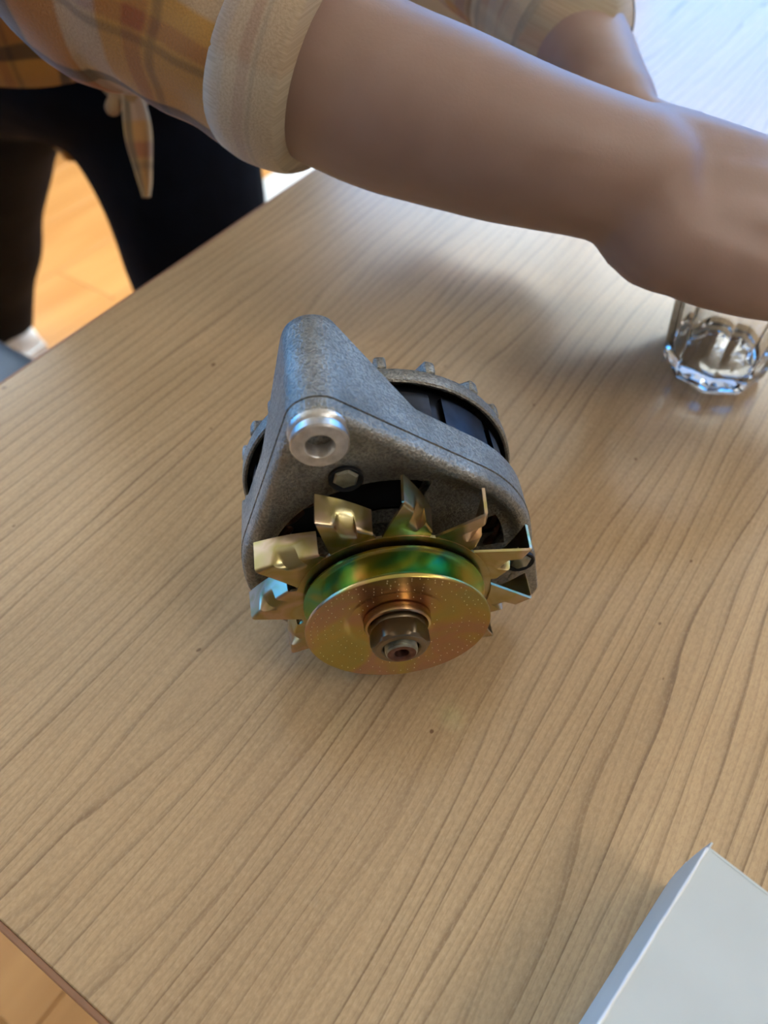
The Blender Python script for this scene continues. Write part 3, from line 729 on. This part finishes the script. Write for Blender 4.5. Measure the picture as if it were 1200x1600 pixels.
tube(b, pp([(.136, .452, .856, .016), (.154, .438, .857, .0118), (.176, .426, .856, .0100), (.192, .417, .852, .0086)]), 12, 4)
me = fuse(b, .0032, 3, .5)
body = link('body', me, M['skin'], per)
# nails on the right hand, face details, hair
for tp, jt in tips + [(Vector(TH[3][:3]), Vector(TH[2][:3]))]:
    d = (tp - jt).normalized(); away = (tp - Vector((.1972, .3625, tp.z))).normalized(); away = (away - d * away.dot(d)).normalized()
    nb_ = bmesh.new(); ellipsoid(nb_, tp + d * .002 + away * .0068 - PB, (.0042, .0065, .0014), Matrix((d.cross(away), d, away)).transposed(), 12); obj('fingernail', nb_, M['nail'], body)
for s in (-1, 1):
    nb_ = bmesh.new(); ellipsoid(nb_, HP(s * .032, .078, 0), (.013, .010, .008), HM, 14); obj('eye', nb_, M['eye'], body)
    nb_ = bmesh.new(); ellipsoid(nb_, HP(s * .032, .0855, -.001), (.0055, .004, .0058), HM, 12); obj('iris', nb_, M['hair'], body)
nb_ = bmesh.new(); ellipsoid(nb_, HP(0, .084, -.058), (.024, .008, .007), HM, 14); obj('lips', nb_, M['lips'], body)
nb_ = bmesh.new(); ellipsoid(nb_, HP(0, -.026, .040), (.086, .098, .088), HM, 28); ellipsoid(nb_, HP(0, -.060, -.02), (.078, .055, .085), HM, 24)
for v in nb_.verts: v.co += Vector([noise.noise(v.co * 40 + Vector((k * 9, 0, 0))) for k in range(3)]) * .004
link('hair', fuse(nb_, .006, 2), M['hair'], per)
# trousers
tb = bmesh.new()
tube(tb, pp([(*HR, .112), (-.525, 1.045, .60, .094), (-.60, 1.125, .47, .084), (-.655, 1.185, .36, .078), (-.73, 1.26, .22, .070), (-.795, 1.325, .075, .062)]), 24, ends=True)
tube(tb, pp([(*HL, .116), (-.245, .885, .62, .100), (-.238, .88, .48, .090), (-.235, .88, .38, .080), (-.233, .885, .22, .072), (-.232, .89, .075, .064)]), 24)
tube(tb, pp([(*HR, .125), (-.365, .945, .76, .135), (*HL, .128)]), 24)
tube(tb, pp([(-.365, .945, .77, .140), (-.335, .915, .87, .135)]), 24)
for v in tb.verts: v.co += Vector([noise.noise(v.co * Vector((9, 9, 14)).x + Vector((k * 7, 3, 1))) for k in range(3)]) * .006
link('trousers', fuse(tb, .008, 3), M['trousers'], per)
# shirt: hanging body, hem, collar
def ringpts(c, a, bb, n=48, zf=None, wr=0., sd=0.):
    r = []
    for k in range(n):
        t = 2 * pi * k / n; w_ = 1 + wr * (sin(5 * t + sd) * .6 + sin(9 * t + sd * 2) * .4)
        p = Vector(c) + (FD * (a * cos(t)) + LD * (bb * sin(t))) * w_
        if zf: p.z += zf(t)
        r.append(p - PB)
    return r
rows = []; hem = [((-.266, .797, .82), .085, .115, .00), ((-.266, .797, .797), .112, .145, .02), ((-.266, .797, .801), .126, .158, .03), ((-.265, .798, .825), .134, .165, .03), ((-.262, .797, .85), .138, .170, .025), ((-.245, .79, .92), .142, .175, .02), ((-.22, .775, 1.0), .145, .18, .015), ((-.195, .735, 1.09), .135, .175, .01), ((-.175, .695, 1.16), .125, .195, .0), ((-.160, .685, 1.215), .105, .185, .0), ((-.150, .678, 1.243), .080, .120, .0), ((-.138, .667, 1.258), .064, .068, .0)]
for i, (c, a, bb, wr) in enumerate(hem): rows.append(ringpts(c, a, bb, 64, (lambda t: -.004 * cos(t) + .006 * sin(3 * t + 1.2)) if i < 4 else None, wr, i * .35))
sb_ = bmesh.new(); hz = [0]
for i in range(1, len(rows)): hz.append(hz[-1] + (rows[i][0] - rows[i - 1][0]).length)
grid(sb_, rows, closed_u=True, uv=lambda i, j: (j / 64 * .95, hz[i]))
obj('shirt', sb_, M['plaid'], per, sharp=80)
def sleeve(name, pts, mat, wr=.05, n=48, per_=6, sd=0., lip=False, uvo=(0, 0)):
    q = smooth_path(pts, per_); P, T, N = frame_along([Vector(p[:3]) - PB for p in q]); rows = []; ln = [0]
    for i in range(len(P)):
        if i: ln.append(ln[-1] + (P[i] - P[i - 1]).length)
        bn = T[i].cross(N[i]); r = q[i][3]; row = []
        for k in range(n):
            t = 2 * pi * k / n
            nz = noise.noise(Vector((cos(t) * 2.2 + sd, sin(t) * 2.2, ln[i] * 38)))
            row.append(P[i] + (N[i] * cos(t) + bn * sin(t)) * r * (1 + wr * nz))
        rows.append(row)
    bb_ = bmesh.new(); V = grid(bb_, rows, closed_u=True, uv=lambda i, j: (j / n * .33 + uvo[0], ln[i] + uvo[1]))
    bmesh.ops.recalc_face_normals(bb_, faces=bb_.faces[:])
    return obj(name, bb_, mat, per, sharp=80)
sleeve('sleeve', [(-.250, .552, 1.175, .086), (-.185, .480, 1.050, .076), (-.136, .436, .952, .062), (-.105, .414, .936, .0535), (-.080, .398, .929, .0500), (-.062, .3880, .9225, .0478), (-.046, .3790, .9170, .0468), (-.036, .3742, .9146, .0458)], M['plaid'], .07, sd=1.)
sleeve('sleeve_cuff', [(-.0445, .3785, .9165, .0455), (-.0475, .3800, .9175, .0482), (-.0465, .3794, .9172, .0500), (-.039, .3757, .9153, .0498), (-.032, .3724, .9136, .0490), (-.0272, .3700, .9124, .0476), (-.0265, .3697, .9122, .0458), (-.032, .3724, .9136, .0446), (-.042, .377, .916, .0440)], M['cuff'], .015, per_=4, sd=2.)
sleeve('sleeve', [(-.080, .820, 1.180, .080), (-.004, .756, 1.035, .066), (.030, .678, .925, .054), (.056, .640, .901, .045), (.078, .612, .889, .0425), (.097, .590, .880, .0415)], M['plaid'], .07, sd=5., uvo=(.03, .04))
sleeve('sleeve_cuff', [(.100, .584, .8775, .0400), (.096, .590, .879, .0425), (.0975, .587, .878, .0440), (.107, .566, .8735, .0438), (.116, .541, .8680, .0422), (.1185, .533, .8665, .0408), (.118, .535, .8668, .0388), (.106, .568, .8735, .0385)], M['cuff'], .025, per_=4, sd=8., uvo=(.07, .02))
# the knotted shirt tail hanging in front
def ribbon(name, pts, mat, fold=.5, th=.0016):
    q = smooth_path(pts, 6); P = [Vector(p[:3]) - PB for p in q]; rows = []; ln = [0]
    side0 = Vector((1, .15, 0)).normalized(); toward = Vector((.15, -.8, .35)).normalized()
    for i, p in enumerate(P):
        if i: ln.append(ln[-1] + (p - P[i - 1]).length)
        wd = q[i][3]; row = []
        for k in range(-6, 7):
            x = k / 6; row.append(p + side0 * (wd * (x - .12 * sin(ln[i] * 30))) + toward * (wd * fold * (abs(x) ** 1.3 - .4 + .25 * sin(3 * x + ln[i] * 60))))
        rows.append(row)
    bb_ = bmesh.new(); grid(bb_, rows, uv=lambda i, j: (j * .004, ln[i]))
    bmesh.ops.recalc_face_normals(bb_, faces=bb_.faces[:]); bmesh.ops.solidify(bb_, geom=bb_.faces[:], thickness=th)
    return obj(name, bb_, mat, per, sharp=80)
ribbon('shirt_tie', [(-.2035, .655, .800, .004), (-.201, .648, .786, .0075), (-.1995, .641, .773, .0098), (-.1985, .632, .760, .0098), (-.197, .620, .745, .0068), (-.1955, .609, .7345, .0042), (-.195, .601, .728, .0022)], M['tie'], .8)
kb = bmesh.new(); tube(kb, pp([(-.222, .668, .789, .010), (-.205, .658, .786, .012), (-.190, .664, .789, .010)]), 14); tube(kb, pp([(-.217, .655, .783, .006), (-.220, .650, .778, .007)]), 10)
link('shirt_knot', fuse(kb, .002, 3), M['tie'], per)
tl = bmesh.new(); rows = [[Vector((-.40 + .09 * (k / 10 - .5), .985 + .012 * sin(k), .66 - .065 * i / 6 + .01 * cos(k / 10 * pi - pi / 2) * -i / 3)) - PB for k in range(11)] for i in range(7)]
grid(tl, rows, uv=lambda i, j: (j * .012, i * .012)); bmesh.ops.solidify(tl, geom=tl.faces[:], thickness=.002); obj('shirt_tail', tl, M['plaid'], per, sharp=80)
# shoes
def shoe(heel, az):
    d = Vector((sin(az), cos(az), 0)); s_ = Vector((d.y, -d.x, 0)); H0 = Vector(heel) - PB
    secs = [(0.0, .026, .062), (.02, .034, .085), (.06, .036, .092), (.11, .038, .075), (.16, .044, .058), (.21, .043, .045), (.25, .034, .036), (.268, .018, .026)]
    q = smooth_path(secs, 4); rows = []
    for l, wd, h in q:
        r = []
        for k in range(21):
            t = pi * k / 20; r.append(H0 + d * l + s_ * (wd * cos(t)) + Vector((0, 0, .022 + (h - .022) * sin(t) ** .7)))
        rows.append(r)
    bb_ = bmesh.new(); V = grid(bb_, rows); bb_.faces.new(V[0]); bb_.faces.new(V[-1][::-1])
    for r0, r1 in zip(V, V[1:]): bb_.faces.new((r0[0], r0[-1], r1[-1], r1[0]))
    sh_ = obj('shoe', bb_, M['shoe'], per, sharp=60)
    rows = [[H0 + d * l + s_ * (sx * (wd + .004)) + Vector((0, 0, z)) for sx, z in ((-1, .0), (-1.03, .012), (-1, .024), (1, .024), (1.03, .012), (1, 0.))] for l, wd, h in q]
    rows = [[p - d * .006 for p in rows[0]]] + rows[1:]
    bb_ = bmesh.new(); V = grid(bb_, rows, closed_u=True); bb_.faces.new(V[0]); bb_.faces.new(V[-1][::-1]); obj('sole', bb_, M['sole'], sh_, sharp=40)
shoe((-.735, 1.285, 0), radians(-62)); shoe((-.255, .93, 0), radians(150))
